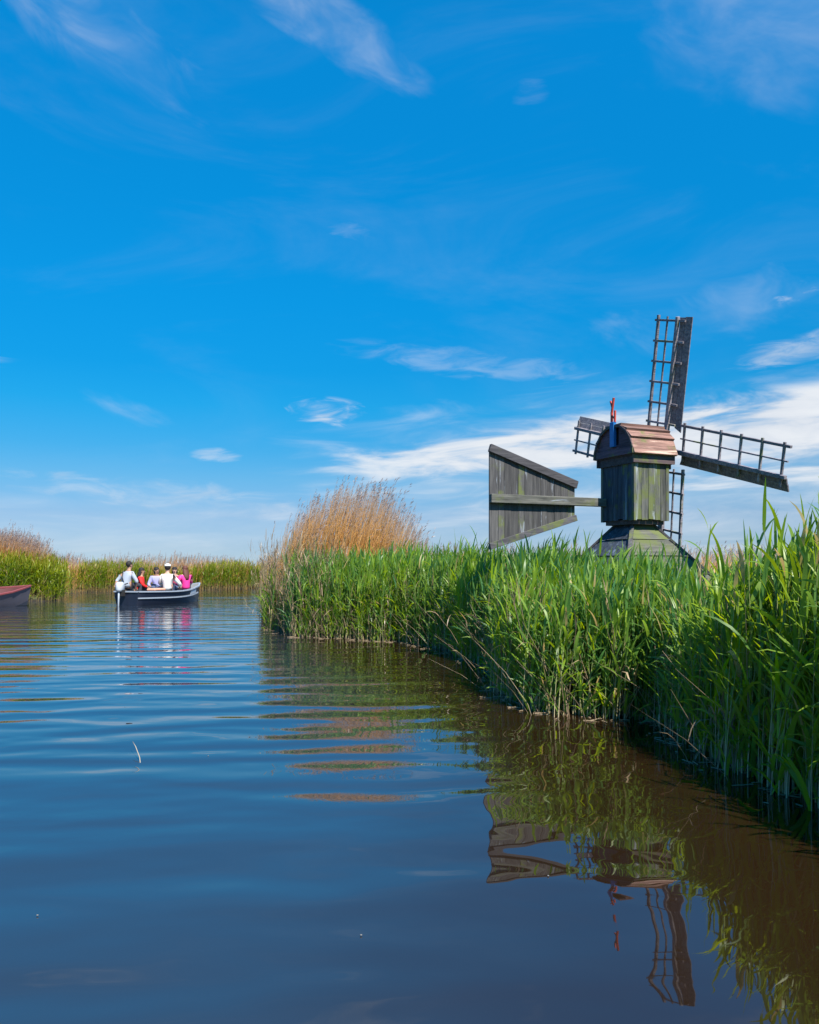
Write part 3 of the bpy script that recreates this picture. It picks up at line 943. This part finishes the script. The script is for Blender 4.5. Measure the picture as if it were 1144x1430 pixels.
def person(loc, face, label, skin, shirt, hair, trousers, style, lean=0.0, sc=1.0, turn=0.0, arms=None, cap_=None, strap=False, sleeve=.6):
    root = empty('person', loc, face)
    sc *= 1.05
    root.scale = (sc, sc, sc)
    tag(root, label, 'person', 'people sitting in the tour boat')
    le = lambda x, y, z: (x + lean * z, y, z)
    pel, wa, ch, nk = le(0, 0, .10), le(-.01, 0, .24), le(.0, 0, .40), le(.02, 0, .53)
    hx = lean * .62
    ct, st_ = math.cos(turn), math.sin(turn)
    hd = lambda x, y, z: (.035 + hx + x * ct - y * st_, x * st_ + y * ct, z)
    pts = [(pel, .125, .155), (wa, .10, .135), (ch, .115, .16), (nk, .05, .055), (hd(.0, 0, .60), .062, .062), (hd(.012, 0, .665), .082, .074), (hd(.0, 0, .735), .09, .078), (hd(-.01, 0, .785), .06, .055)]
    ed = [(0, 1), (1, 2), (2, 3), (3, 4), (4, 5), (5, 6), (6, 7)]
    arms = arms or [((.08, .27, .22), (.27, .17, .13)), ((.08, -.27, .22), (.27, -.17, .13))]
    hands = []
    for s, (e, wr) in zip((1, -1), arms):
        b = len(pts)
        sh = le(.0, s * .165, .455)
        e = le(*e)
        wr = le(*wr)
        dv = (Vector(wr) - Vector(e)).normalized()
        pm = Vector(wr) + dv * .07
        pts += [(sh, .058, .058), (e, .04, .04), (wr, .028, .03), (tuple(pm), .02, .04)]
        ed += [(2, b), (b, b + 1), (b + 1, b + 2), (b + 2, b + 3)]
        hands.append((Vector(wr), dv, s))
    for s in (1, -1):
        b = len(pts)
        pts += [((.10, s * .095, .07), .085, .085), ((.42, s * .13, .10), .058, .058), ((.40, s * .13, -.18), .05, .05), ((.38, s * .13, -.33), .036, .036), ((.50, s * .14, -.36), .03, .04)]
        ed += [(0, b), (b, b + 1), (b + 1, b + 2), (b + 2, b + 3), (b + 3, b + 4)]
    nm = skin_mesh('body', pts, ed, M_[skin], root)
    # fingers, nose and ears joined to the same mesh
    ex = MB()
    for wr, dv, s in hands:
        side = dv.cross(Vector((0, 0, 1))).normalized()
        dn = side.cross(dv)
        for k in range(4):
            off = side * (.028 - .019 * k)
            ln = (.062, .074, .070, .054)[k]
            p0 = wr + dv * .085 + off
            ex.tube([p0 - dv * .02, p0 + dv * ln * .55 + dn * -.006, p0 + dv * ln * .95 - dn * .028], [.009, .0085, .006], 6)
        th = wr + dv * .035 + side * (-.03 if s > 0 else .03)
        ex.tube([th, th + dv * .035 + side * (-.025 if s > 0 else .025) - dn * .005, th + dv * .06 + side * (-.022 if s > 0 else .022) - dn * .018], [.012, .010, .007], 6)
    ex.tube([hd(.07, 0, .70), hd(.098, 0, .672), hd(.08, 0, .664)], [.010, .016, .010], 6)
    for s in (1, -1):
        ex.ellipsoid(hd(.0, s * .080, .69), (.022, .010, .032), 8, 5)
    bm = bmesh.new()
    bm.from_mesh(nm)
    bm.from_mesh(ex.mesh('x'))
    bm.to_mesh(nm)
    bm.free()
    body_ = link('body', nm, root)
    # face marks
    fm = MB()
    for s in (1, -1):
        fm.ellipsoid(hd(.086, s * .032, .702), (.008, .012, .007), 8, 5)
    fm.build('eye', M_['hair_dark'], body_)
    MB().ellipsoid(hd(.082, 0, .635), (.010, .026, .007), 8, 5).build('mouth', M_['skiff_rail'], body_)
    # clothes
    sp = [((0, 0, .02), .15, .178), (pel, .152, .18), (wa, .128, .162), (ch, .142, .185), (le(.01, 0, .49), .085, .105)]
    se = [(0, 1), (1, 2), (2, 3), (3, 4)]
    for s, (e, wr) in zip((1, -1), arms):
        b = len(sp)
        E = Vector(le(*e))
        Wv = Vector(le(*wr))
        end = E.lerp(Wv, max(0, sleeve - .5) * 2) if sleeve > .5 else Vector(le(0, s * .165, .455)).lerp(E, sleeve * 2)
        sp += [(le(.0, s * .165, .45), .078, .078)]
        se += [(3, b)]
        if sleeve > .5:
            sp += [(tuple(E), .058, .058), (tuple(end), .046, .046)]
            se += [(b, b + 1), (b + 1, b + 2)]
        else:
            sp += [(tuple(end), .064, .064)]
            se += [(b, b + 1)]
    link('shirt', skin_mesh('shirt', sp, se, M_[shirt], root), root)
    tp = [((0, 0, .09), .14, .165)]
    te = []
    for s in (1, -1):
        b = len(tp)
        tp += [((.10, s * .1, .075), .10, .10), ((.43, s * .13, .105), .074, .074), ((.40, s * .13, -.16), .066, .066), ((.38, s * .13, -.30), .056, .056)]
        te += [(0, b), (b, b + 1), (b + 1, b + 2), (b + 2, b + 3)]
    link('trousers', skin_mesh('trousers', tp, te, M_[trousers], root), root)
    # hair: shell over the back of the skull, longer styles fall to the shoulders
    hm = MB()
    hm.ellipsoid(hd(-.022, 0, .725), (.098, .093, .098), 14, 9)
    if style == 'long':
        hm.loft([[Vector(hd(-.045 + cx + .055 * math.cos(a) * k, .092 * math.sin(a) * k, z)) for a in [i * math.pi / 5 for i in range(10)]]
                 for z, k, cx in ((.76, .8, .0), (.68, 1.1, -.01), (.56, 1.2, -.045), (.44, 1.15, -.085), (.34, .75, -.105))], True, True)
    elif style == 'bob':
        hm.loft([[Vector(hd(-.03 + .075 * math.cos(a) * k, .098 * math.sin(a) * k, z)) for a in [i * math.pi / 5 for i in range(10)]]
                 for z, k in ((.76, .9), (.68, 1.1), (.60, 1.0), (.57, .7))], True, True)
    hm.build('hair', M_[hair], root)
    if cap_:
        cm = MB().ellipsoid(hd(-.01, 0, .765), (.104, .098, .065), 14, 9)
        cm.loft([[Vector(hd(x, y, z)) for x, y in ((.05, -.075), (.15, -.05), (.175, 0), (.15, .05), (.05, .075))] for z in (.745, .757)], False, True)
        cm.build('cap', M_[cap_], root)
    if strap:
        MB().tube([le(-.155, -.03, .18), le(-.165, .05, .34), le(-.09, .12, .515), le(.05, .1, .49), le(.16, .02, .3)], [.016] * 5, 6).build('strap', M_['bag_black'], root)
    return root


def seat(lx, ly, z):
    p = BC + BD * lx + Vector((-BD.y, BD.x, 0)) * ly
    return (p.x, p.y, z)


person(seat(-1.55, .42, .545), BRZ + R(-10), 'helmsman in pale grey shirt with black shoulder strap at the outboard motor', 'skin_tan', 'shirt_grey', 'hair_dark', 'trousers_dark', 'short',
       lean=.16, sc=1.06, turn=R(-15), arms=[((-.12, .30, .22), (-.30, .12, .12)), ((.12, -.28, .20), (.20, -.18, .02))], strap=True, sleeve=.62)
person(seat(-.84, .40, .425), BRZ + R(-55), 'person in bright red top with long dark hair', 'skin_tan', 'shirt_red', 'hair_dark', 'trousers_dark', 'long', lean=.05, sc=.95, sleeve=.9)
person(seat(.0, .32, .425), BRZ + R(-150), 'dark haired person in lavender top next to the white cap', 'skin_tan', 'shirt_lavender', 'hair_dark', 'trousers_blue', 'bob', lean=.02, sc=.97, turn=R(20), sleeve=.8)
person(seat(-.36, -.36, .435), BRZ + R(12), 'broad person in white shirt and white cap with back to the camera', 'skin_light', 'shirt_white', 'hair_dark', 'trousers_blue', 'short', lean=-.05, sc=1.08,
       turn=R(25), arms=[((.06, .28, .22), (.27, .17, .13)), ((.10, -.36, .20), (.30, -.26, .12))], cap_='cap_white', sleeve=.85)
person(seat(1.05, .30, .425), BRZ + R(-150), 'person in dark maroon top beside the magenta one', 'skin_light', 'shirt_maroon', 'hair_dark', 'trousers_dark', 'bob', lean=.02, sc=.98, sleeve=.8)
person(seat(.97, -.20, .425), BRZ + R(62), 'person in magenta top with long reddish hair near the bow', 'skin_light', 'shirt_pink', 'hair_red', 'trousers_dark', 'long', lean=.03, sc=1.02, sleeve=.9)


# ------------------------------------------------------------------ reeds
def reed_arrays(P, H, lean, M, Lr, Wr, S, t0, t1, sr, wind=.35, droop=(.55, 1.5), K=5, ns=3, tint=None, plume=0.0, g=rng):
    """vectorised reeds: tapering stems, arching strap leaves, feathery plumes"""
    N = len(P)
    tint = g.uniform(0, 1, N) if tint is None else tint
    V, Fq, Ft, AT, AP, AH = [], [], [], [], [], []
    base_i = 0
    tt = np.linspace(0, 1, K)
    ax = P[:, None, :] + np.stack([lean[:, None, 0] * (tt ** 1.7)[None] * H[:, None], lean[:, None, 1] * (tt ** 1.7)[None] * H[:, None], tt[None] * H[:, None]], -1)
    ang = g.uniform(0, 6.28, N)
    rad = sr * g.uniform(.75, 1.3, N)
    ring = np.stack([np.cos(ang[:, None] + np.arange(ns)[None] * 2 * np.pi / ns), np.sin(ang[:, None] + np.arange(ns)[None] * 2 * np.pi / ns), np.zeros((N, ns))], -1)
    v = ax[:, :, None, :] + ring[:, None] * (rad[:, None] * (1 - .68 * tt)[None])[:, :, None, None]
    V.append(v.reshape(-1, 3))
    a = np.arange(N)[:, None, None] * (K * ns) + np.arange(K - 1)[None, :, None] * ns
    k = np.arange(ns)[None, None]
    k2 = (k + 1) % ns
    Fq.append(np.stack([a + k, a + k2, a + k2 + ns, a + k + ns], -1).reshape(-1, 4))
    AT.append(np.repeat(tint, K * ns))
    AP.append(np.zeros(N * K * ns))
    AH.append(np.tile(np.repeat(tt, ns), N))
    base_i += N * K * ns
    if M:
        NL = N * M
        ri = np.repeat(np.arange(N), M)
        ta = t0 + (t1 - t0) * (np.tile(np.arange(M), N) + g.uniform(0, 1, NL)) / M
        org = P[ri] + np.stack([lean[ri, 0] * ta ** 1.7 * H[ri], lean[ri, 1] * ta ** 1.7 * H[ri], ta * H[ri]], -1)
        azm = np.tile(np.arange(M), N) * 2.6 + np.repeat(g.uniform(0, 6.28, N), M) + g.normal(0, .5, NL)
        dirx, diry = np.cos(azm) + wind * 1.4, np.sin(azm)
        nn = np.hypot(dirx, diry) + 1e-6
        dirx, diry = dirx / nn, diry / nn
        Ln = g.uniform(*Lr, NL) * (1 - .45 * np.abs(ta - .55))
        Wd = g.uniform(*Wr, NL)
        th0 = g.uniform(.12, .55, NL) * (1.25 - .5 * ta)
        th1 = th0 + g.uniform(*droop, NL) * g.choice([.55, 1.0, 1.25], NL)
        top = ta > .86
        th0 = np.where(top, th0 * .35, th0)
        th1 = np.where(top, th0 + g.uniform(.1, .9, NL), th1)
        ss_ = np.linspace(0, 1, S + 1)
        th = th0[:, None] + (th1 - th0)[:, None] * ss_[None] ** 1.6
        stp = (Ln / S)[:, None]
        hx = np.cumsum(np.sin(th) * stp, 1) - np.sin(th[:, :1]) * stp
        hz = np.cumsum(np.cos(th) * stp, 1) - np.cos(th[:, :1]) * stp
        pts = org[:, None] + np.stack([hx * dirx[:, None], hx * diry[:, None], hz], -1)
        tw = g.normal(0, .55, NL)[:, None] * (.4 + ss_[None])
        nx_, ny_ = -diry, dirx
        # width vector: horizontal across the leaf, twisted toward the leaf normal
        nrm = np.stack([-np.cos(th) * dirx[:, None], -np.cos(th) * diry[:, None], np.sin(th)], -1)
        wvv = np.stack([np.broadcast_to(nx_[:, None], th.shape), np.broadcast_to(ny_[:, None], th.shape), np.zeros_like(th)], -1)
        wvv = wvv * np.cos(tw)[..., None] + nrm * np.sin(tw)[..., None]
        wp = (ss_ + .10) ** .45 * (1 - ss_) ** .75
        wp = wp / wp.max()
        wid = Wd[:, None] * wp[None] * .5
        Lv, Rv = pts - wvv * wid[..., None], pts + wvv * wid[..., None]
        # stations 0..S-1 as pairs, then a single tip
        body_ = np.stack([Lv[:, :S], Rv[:, :S]], 2).reshape(NL, 2 * S, 3)
        allv = np.concatenate([body_, pts[:, S:S + 1]], 1)
        V.append(allv.reshape(-1, 3))
        nv = 2 * S + 1
        b = base_i + np.arange(NL)[:, None] * nv
        q = np.arange(S - 1)[None] * 2
        Fq.append(np.stack([b + q, b + q + 1, b + q + 3, b + q + 2], -1).reshape(-1, 4))
        Ft.append(np.stack([b[:, 0] + 2 * S - 2, b[:, 0] + 2 * S - 1, b[:, 0] + 2 * S], -1))
        lt = np.clip(tint[ri] + g.normal(0, .16, NL), 0, 1)
        lt = np.where(g.uniform(0, 1, NL) < .028 * (1.6 - ta), 2.0, lt)
        AT.append(np.repeat(lt, nv))
        AP.append(np.ones(NL * nv))
        AH.append(np.repeat(ta, nv))
        base_i += NL * nv
    if plume:
        sel = np.where(g.uniform(0, 1, N) < plume)[0]
        n_ = len(sel)
        tipp = ax[sel, -1]
        dirv = ax[sel, -1] - ax[sel, -2]
        dirv /= np.linalg.norm(dirv, axis=1, keepdims=True)
        Q = 9
        pr = np.repeat(np.arange(n_), Q)
        fr = g.uniform(0, 1, n_ * Q)
        ln = .24
        o_ = tipp[pr] + dirv[pr] * (fr * ln - .06)[:, None]
        rd = g.normal(0, 1, (n_ * Q, 3))
        rd[:, 0] += 1.2
        e_ = o_ + dirv[pr] * .05 + rd * (.022 * (1 - .5 * fr))[:, None] + np.array([0, 0, -.008])
        sd = np.cross(e_ - o_, g.normal(0, 1, (n_ * Q, 3)))
        sd /= np.linalg.norm(sd, axis=1, keepdims=True) + 1e-9
        V.append(np.stack([o_ - sd * .004, o_ + sd * .004, e_ + sd * .004, e_ - sd * .003], 1).reshape(-1, 3))
        b = base_i + np.arange(n_ * Q)[:, None] * 4
        Fq.append(b + np.arange(4)[None])
        AT.append(np.repeat(tint[sel][pr], 4) * .3)
        AP.append(np.ones(n_ * Q * 4))
        AH.append(np.ones(n_ * Q * 4))
        base_i += n_ * Q * 4
    F = [np.concatenate(Fq)] + ([np.concatenate(Ft)] if Ft else [])
    return np.concatenate(V), F, dict(tint=np.concatenate(AT), leafness=np.concatenate(AP), hfrac=np.concatenate(AH))


def along(poly, N, d0, d1, side=1, bias=1.0, g=rng):
    """points beside a polyline: side=+1 lies to the right of travel"""
    A_ = np.array(poly, float)
    seg = np.diff(A_, axis=0)
    ln = np.hypot(seg[:, 0], seg[:, 1])
    cu = np.r_[0, np.cumsum(ln)]
    s = g.uniform(0, cu[-1], N)
    i = np.clip(np.searchsorted(cu, s) - 1, 0, len(seg) - 1)
    f = (s - cu[i]) / ln[i]
    p = A_[i] + seg[i] * f[:, None]
    nr = np.stack([seg[i, 1], -seg[i, 0]], -1) / ln[i][:, None] * side
    d = d0 + (d1 - d0) * g.uniform(0, 1, N) ** bias
    return p + nr * d[:, None] + g.normal(0, .05, (N, 2)), d


def vnoise(x, y, s, seed=0.0):
    """cheap smooth variation between 0 and 1"""
    return .5 + .25 * (np.sin(x * s + 1.7 * np.sin(y * s * .8 + seed) + seed) + np.sin(y * s * 1.3 + 1.3 * np.sin(x * s * .7 + 2 * seed) + 2.1 * seed))


def grow(name, label, xy, H, material, lean, kind='stuff', **kw):
    z = np.minimum(ground_z(xy[:, 0], xy[:, 1]), 1.0)
    z = np.where(z < -.15, -.15, z)
    P = np.concatenate([xy, z[:, None] - .02], 1)
    V, F, at = reed_arrays(P, H - z, lean, **kw)
    o = link(name, np_mesh(name, V, F, material, True, at))
    tag(o, label, 'reeds', kind=kind)
    return o


def lean_of(N, mean, sd, g=rng):
    l = g.normal(0, sd, (N, 2))
    l[:, 0] += mean
    return l




def near_height(xy):
    """top of the green reeds above the water along the near bank"""
    y = xy[:, 1]
    h = np.interp(y, [2.2, 4.2, 5.4, 6.2, 7.2, 8.2, 8.9, 9.6, 11.0, 13.0, 16, 21], [1.36, 1.24, 1.04, .94, .94, 1.0, 1.18, 1.06, 1.10, 1.20, 1.22, 1.0])
    h = h + .30 * np.exp(-((xy[:, 0] - 2.75) ** 2 + (y - 5.0) ** 2) / .55)
    return h


# green reeds on the near bank: front band in the water's edge, then the thicket behind
def bank_reeds(name, label, poly, N, d0, d1, bias, side=1, material='reed_green', hf=near_height, hsd=.12, M=10, **kw):
    xy, d = along(poly, N, d0, d1, side, bias)
    keep = np.hypot(xy[:, 0] - MX, xy[:, 1] - MY) > 1.05
    xy, d = xy[keep], d[keep]
    N = len(xy)
    H = hf(xy) + rng.normal(0, hsd, N) - np.where(d < .12, rng.uniform(0, .4, N), 0) + .30 * (vnoise(xy[:, 0], xy[:, 1], 2.2, .6) - .5) + .16 * (vnoise(xy[:, 0], xy[:, 1], 6.5, 2.6) - .5)
    lt = np.clip(.15 + .55 * vnoise(xy[:, 0], xy[:, 1], 1.6, 1.9) + rng.normal(0, .22, N), 0, 1)
    return grow(name, label, xy, np.maximum(H, .6), M_[material], lean_of(N, .06, .085), tint=lt, M=M, **kw)


LEAF = dict(Lr=(.28, .52), Wr=(.013, .031), droop=(.35, 1.35), S=5, t0=.10, t1=.98, sr=.0055)
bank_reeds('green_reeds', 'dense green reeds with arching leaves along the near bank below the windmill', bank(2.4, 12.0), 5200, -.06, 1.7, 1.25, **LEAF)
bank_reeds('green_reeds', 'green reeds lining the bank from the tail vane to the dry clump', bank(9.5, 16.2), 4300, -.06, 2.1, 1.2, **LEAF)
bank_reeds('green_reeds', 'green reeds growing behind the windmill on the right', [(4.6, 3.5), (4.2, 7), (4.4, 9.6), (5.2, 12.5), (3, 14), (1.5, 15), (.5, 17)], 3600, -.8, 2.2, 1.0, side=1,
           hf=lambda xy: np.full(len(xy), .98), M=7, Lr=(.26, .46), Wr=(.016, .03), S=4, t0=.35, t1=.98, sr=.005, K=4)

# dry stalks mixed along the near edge
xy, d = along(bank(4.6, 15), 520, -.06, .5, 1, 1.4)
N = len(xy)
grow('dry_stalks', 'thin tan dead stalks standing among the green reeds at the water edge', xy, rng.uniform(.5, 1.25, N), M_['reed_dead'], lean_of(N, .04, .16), M=2, Lr=(.2, .4), Wr=(.008, .014), S=4, t0=.3, t1=.9, sr=.0045, droop=(.8, 2.2))

# big dry clump on the point
N = 2900
u_ = rng.uniform(-1, 1, N)
cx = -1.50 + 1.50 * u_ + rng.normal(0, .1, N)
cy = 17.6 - .55 * u_ + rng.normal(0, .62, N)
xy = np.stack([cx, cy], -1)
hh_ = np.interp(u_, [-1.05, -.85, -.5, -.1, .3, .6, 1.0], [2.0, 2.42, 2.68, 2.86, 2.78, 2.35, 1.7])
H = hh_ * (1.10 - .48 * rng.beta(1.25, 1.7, N))
grow('dry_reeds', 'tall clump of dry golden brown reeds bent by wind at the bank point', xy, H, M_['reed_dry'], lean_of(N, .19, .06), M=3, Lr=(.18, .4), Wr=(.007, .014), S=4, t0=.15, t1=.66, sr=.0056, plume=.22,
     droop=(.3, 1.0), wind=.8)
# broken and leaning dead stems out in the water's edge, and litter floating among them
xy, d = along(bank(4.6, 18), 420, -.22, .25, 1, .8)
N = len(xy)
grow('broken_stalks', 'bleached broken reed stalks leaning out of the water along the near bank', xy, rng.uniform(.12, .75, N), M_['reed_dead'], lean_of(N, -.08, .42), M=1, Lr=(.12, .3), Wr=(.008, .016), S=3, t0=.3, t1=.9, sr=.0045, droop=(.8, 2.4), K=4)
N = 420
xy, d = along(bank(4.4, 18), N, -.30, .05, 1, .7)
an = rng.uniform(0, 6.28, N)
ln_ = rng.uniform(.012, .075, N)
dv_ = np.stack([np.cos(an), np.sin(an), rng.normal(0, .06, N)], -1) * ln_[:, None]
P0 = np.concatenate([xy, np.full((N, 1), .004)], 1)
sd_ = np.stack([-np.sin(an), np.cos(an), np.zeros(N)], -1) * rng.uniform(.002, .006, N)[:, None]
up_ = np.array([0, 0, .005])
V = np.stack([P0 - dv_ - sd_, P0 - dv_ + sd_, P0 + dv_ + sd_, P0 + dv_ - sd_, P0 - dv_ + up_, P0 + dv_ + up_], 1).reshape(-1, 3)
b_ = np.arange(N)[:, None] * 6
F = [np.concatenate([b_ + np.array([[0, 4, 5, 3]]), b_ + np.array([[1, 2, 5, 4]])])]
o = link('reed_litter', np_mesh('reed_litter', V, F, M_['reed_dead'], False, dict(tint=np.repeat(rng.uniform(0, 1, N), 6), leafness=np.zeros(N * 6), hfrac=np.full(N * 6, .3))))
tag(o, 'scraps of dead reed floating on the water along the near bank', 'litter', kind='stuff')
# front of the point, dry stems and shaggy greens falling to the water
xy, d = along(bank(14.5, 21), 1000, -.15, 1.0, 1, 1.0)
N = len(xy)
grow('dead_stalks', 'grey brown dead stalks falling to the water in front of the dry clump', xy, rng.uniform(.7, 2.0, N), M_['reed_dead'], lean_of(N, .0, .13), M=4, Lr=(.2, .45), Wr=(.008, .016), S=4, t0=.2, t1=.95, sr=.005, droop=(.6, 2.2))
bank_reeds('green_reeds', 'loose green reeds among the dead stalks at the tip of the point', bank(15.6, 20.8), 620, -.15, 1.2, 1.0, hf=lambda xy: np.interp(xy[:, 1], [15.6, 18, 21], [1.1, 1.0, .8]), hsd=.22, **LEAF)

# far bank: green clumps in front of a dry belt
FB = FAR_BANK[2:9]
xy, d = along(FB, 5200, .0, 1.9, 1, 1.0)


def far_clump(x):
    return np.clip(np.interp(x, [-19.5, -17.2, -16.6, -16.2, -14.2, -13.2, -12.2, -11.6, -10.7, -9.2, -8.4, -7.4, -6, 0], [.7, .5, .05, 1, .95, .45, .5, .75, 1, 1, .75, .25, .4, .6]), 0, 1)


k = far_clump(xy[:, 0])
keep = rng.uniform(0, 1, len(xy)) < k ** 1.8 + .06
xy, k = xy[keep], k[keep]
N = len(xy)
grow('far_reeds', 'green reed clumps along the far bank behind the tour boat', xy, .62 + .66 * k + rng.normal(0, .09, N), M_['reed_far'], lean_of(N, .05, .05),
     tint=np.clip(.2 + .6 * vnoise(xy[:, 0], xy[:, 1], 1.1, .4) + rng.normal(0, .2, N), 0, 1), M=8, Lr=(.3, .55), Wr=(.02, .036), S=3, t0=.2, t1=.98, sr=.007, K=3)
xy, d = along(FAR_BANK[1:10], 6400, .15, 4.5, 1, 1.5)
N = len(xy)
grow('far_dry_reeds', 'long belt of pale dry reeds behind the far green bank', xy, 1.22 + .12 * d + rng.normal(0, .10, N) + .16 * vnoise(xy[:, 0], xy[:, 1], .7, 2.0), M_['reed_dry'], lean_of(N, .10, .05), M=3, Lr=(.25, .5),
     Wr=(.012, .022), S=3, t0=.3, t1=.95, sr=.0075, K=3, plume=.4, droop=(.3, 1.0), wind=.6)

# left bank clump behind the skiff
LB = [(-14.9, 32.7), (-13.25, 31.0), (-13.2, 29.7), (-13.9, 28.9), (-16, 28.3), (-19, 27.9)]
xy, d = along(LB, 2600, .0, 1.6, 1, 1.0)
N = len(xy)
hh_ = np.interp(xy[:, 0], [-18, -15.2, -14.4, -13.6, -13.0], [1.6, 1.58, 1.5, 1.32, 1.1])
grow('left_reeds', 'bushy yellow green reeds on the left bank behind the moored skiff', xy, hh_ + rng.normal(0, .12, N), M_['reed_far'], lean_of(N, .08, .06),
     tint=np.clip(.3 + .6 * vnoise(xy[:, 0], xy[:, 1], 1.5, 2.4) + rng.normal(0, .2, N), 0, 1), M=9, Lr=(.3, .55), Wr=(.02, .034), S=3, t0=.12, t1=.98, sr=.006, K=3)
xy, d = along(LB, 2400, .5, 3.4, 1, 1.0)
N = len(xy)
hh_ = np.interp(xy[:, 0], [-18, -15.6, -14.6, -13.6, -12.5], [2.4, 2.35, 2.05, 1.7, 1.4])
grow('left_dry_reeds', 'dry straw coloured reeds rising behind the left bank greens', xy, hh_ + rng.normal(0, .17, N), M_['reed_dry'], lean_of(N, .14, .05), M=3, Lr=(.25, .45), Wr=(.01, .018), S=3, t0=.3, t1=.95, sr=.006, K=4,
     plume=.5, droop=(.3, 1.0), wind=.7)

# wide dry reedland behind the mill and toward the horizon
N = 5200
xy = np.stack([rng.uniform(-4, 30, N), rng.uniform(15, 27, N)], -1)
xy = xy[(sdf(xy[:, 0], xy[:, 1]) > .6)]
N = len(xy)
grow('field_reeds', 'dry pinkish reedland seen behind the windmill', xy, 1.32 + .022 * xy[:, 1] * .5 + rng.normal(0, .10, N), M_['reed_dry'], lean_of(N, .10, .05), M=3, Lr=(.25, .45), Wr=(.01, .02), S=3, t0=.3, t1=.95, sr=.006, K=3,
     plume=.35, droop=(.3, 1.0), wind=.6)

# ------------------------------------------------------------------ single reeds along the front edge of the nearest bank
LEAF1 = dict(Lr=(.30, .54), Wr=(.014, .030), droop=(.35, 1.4), S=7, K=7, ns=5, t0=.16, t1=.985, sr=.0062)
variants = []
for vi in range(9):
    H = 1.15 + .07 * vi
    n_l = 9
    parts = []
    V, F, at = reed_arrays(np.zeros((1, 3)), np.array([H]), np.array([[.07 + .02 * math.sin(vi), .03 * math.cos(vi * 2)]]), n_l, tint=np.array([rng.uniform(.2, .9)]), **LEAF1)
    ns_, K_, S_ = 5, 7, 7
    nst = ns_ * K_
    nv = 2 * S_ + 1
    cut = lambda a, i: {k_: x[a:i] for k_, x in at.items()}
    stem_me = np_mesh('stem', V[:nst], [F[0][:(K_ - 1) * ns_]], M_['reed_green'], True, cut(0, nst))
    lv = []
    lf = np.array([(2 * q, 2 * q + 1, 2 * q + 3, 2 * q + 2) for q in range(S_ - 1)])
    ltri = np.array([(2 * S_ - 2, 2 * S_ - 1, 2 * S_)])
    for l in range(n_l):
        a = nst + l * nv
        lv.append(np_mesh('leaf', V[a:a + nv], [lf, ltri], M_['reed_green'], True, cut(a, a + nv)))
    variants.append((H, stem_me, lv))
xy, d = along(bank(2.4, 9.6), 240, -.12, .16, 1, 1.0)
for (x, y) in xy:
    want = float(near_height(np.array([[x, y]]))[0]) + rng.normal(-.08, .13)
    z = max(float(ground_z(np.array([x]), np.array([y]))[0]), -.12) - .02
    H, sm, lv = variants[rng.integers(len(variants))]
    r = empty('reed', (x, y, z), rng.uniform(-.9, .9))
    k = (want - z) / H
    r.scale = (k ** .5, k ** .5, k)
    r.empty_display_size = .05
    tag(r, 'single green reed at the front edge of the near bank', 'reed', 'reeds along the front edge of the near bank')
    link('stem', sm, r)
    for me in lv:
        link('leaf', me, r)

# ------------------------------------------------------------------ small things on the water
tw = MB().tube([(-1.93, 5.60, .075), (-1.875, 5.50, .062), (-1.80, 5.36, .02), (-1.76, 5.26, -.02)], [.0018, .003, .003, .0025], 6).build('straw', M_['straw'])
tag(tw, 'thin pale bent straw sticking out of the open water', 'straw')
fl = [(-1.373, 5.48, 'tiny dark bit of seed fluff on the water beside the bent straw'), (-1.38, 2.98, 'tiny pale speck of fluff on the water at the lower left'), (.58, 3.36, 'pale fluff speck on the water near the reflected tail vane'), (-.17, 2.82, 'pale fluff speck on the water at the bottom middle')]
for x, y, lab in fl:
    f_ = MB().ellipsoid((x, y, .004), (.0045, .0035, .0025), 8, 5)
    tag(f_.build('fluff', M_['fluff']), lab, 'fluff')
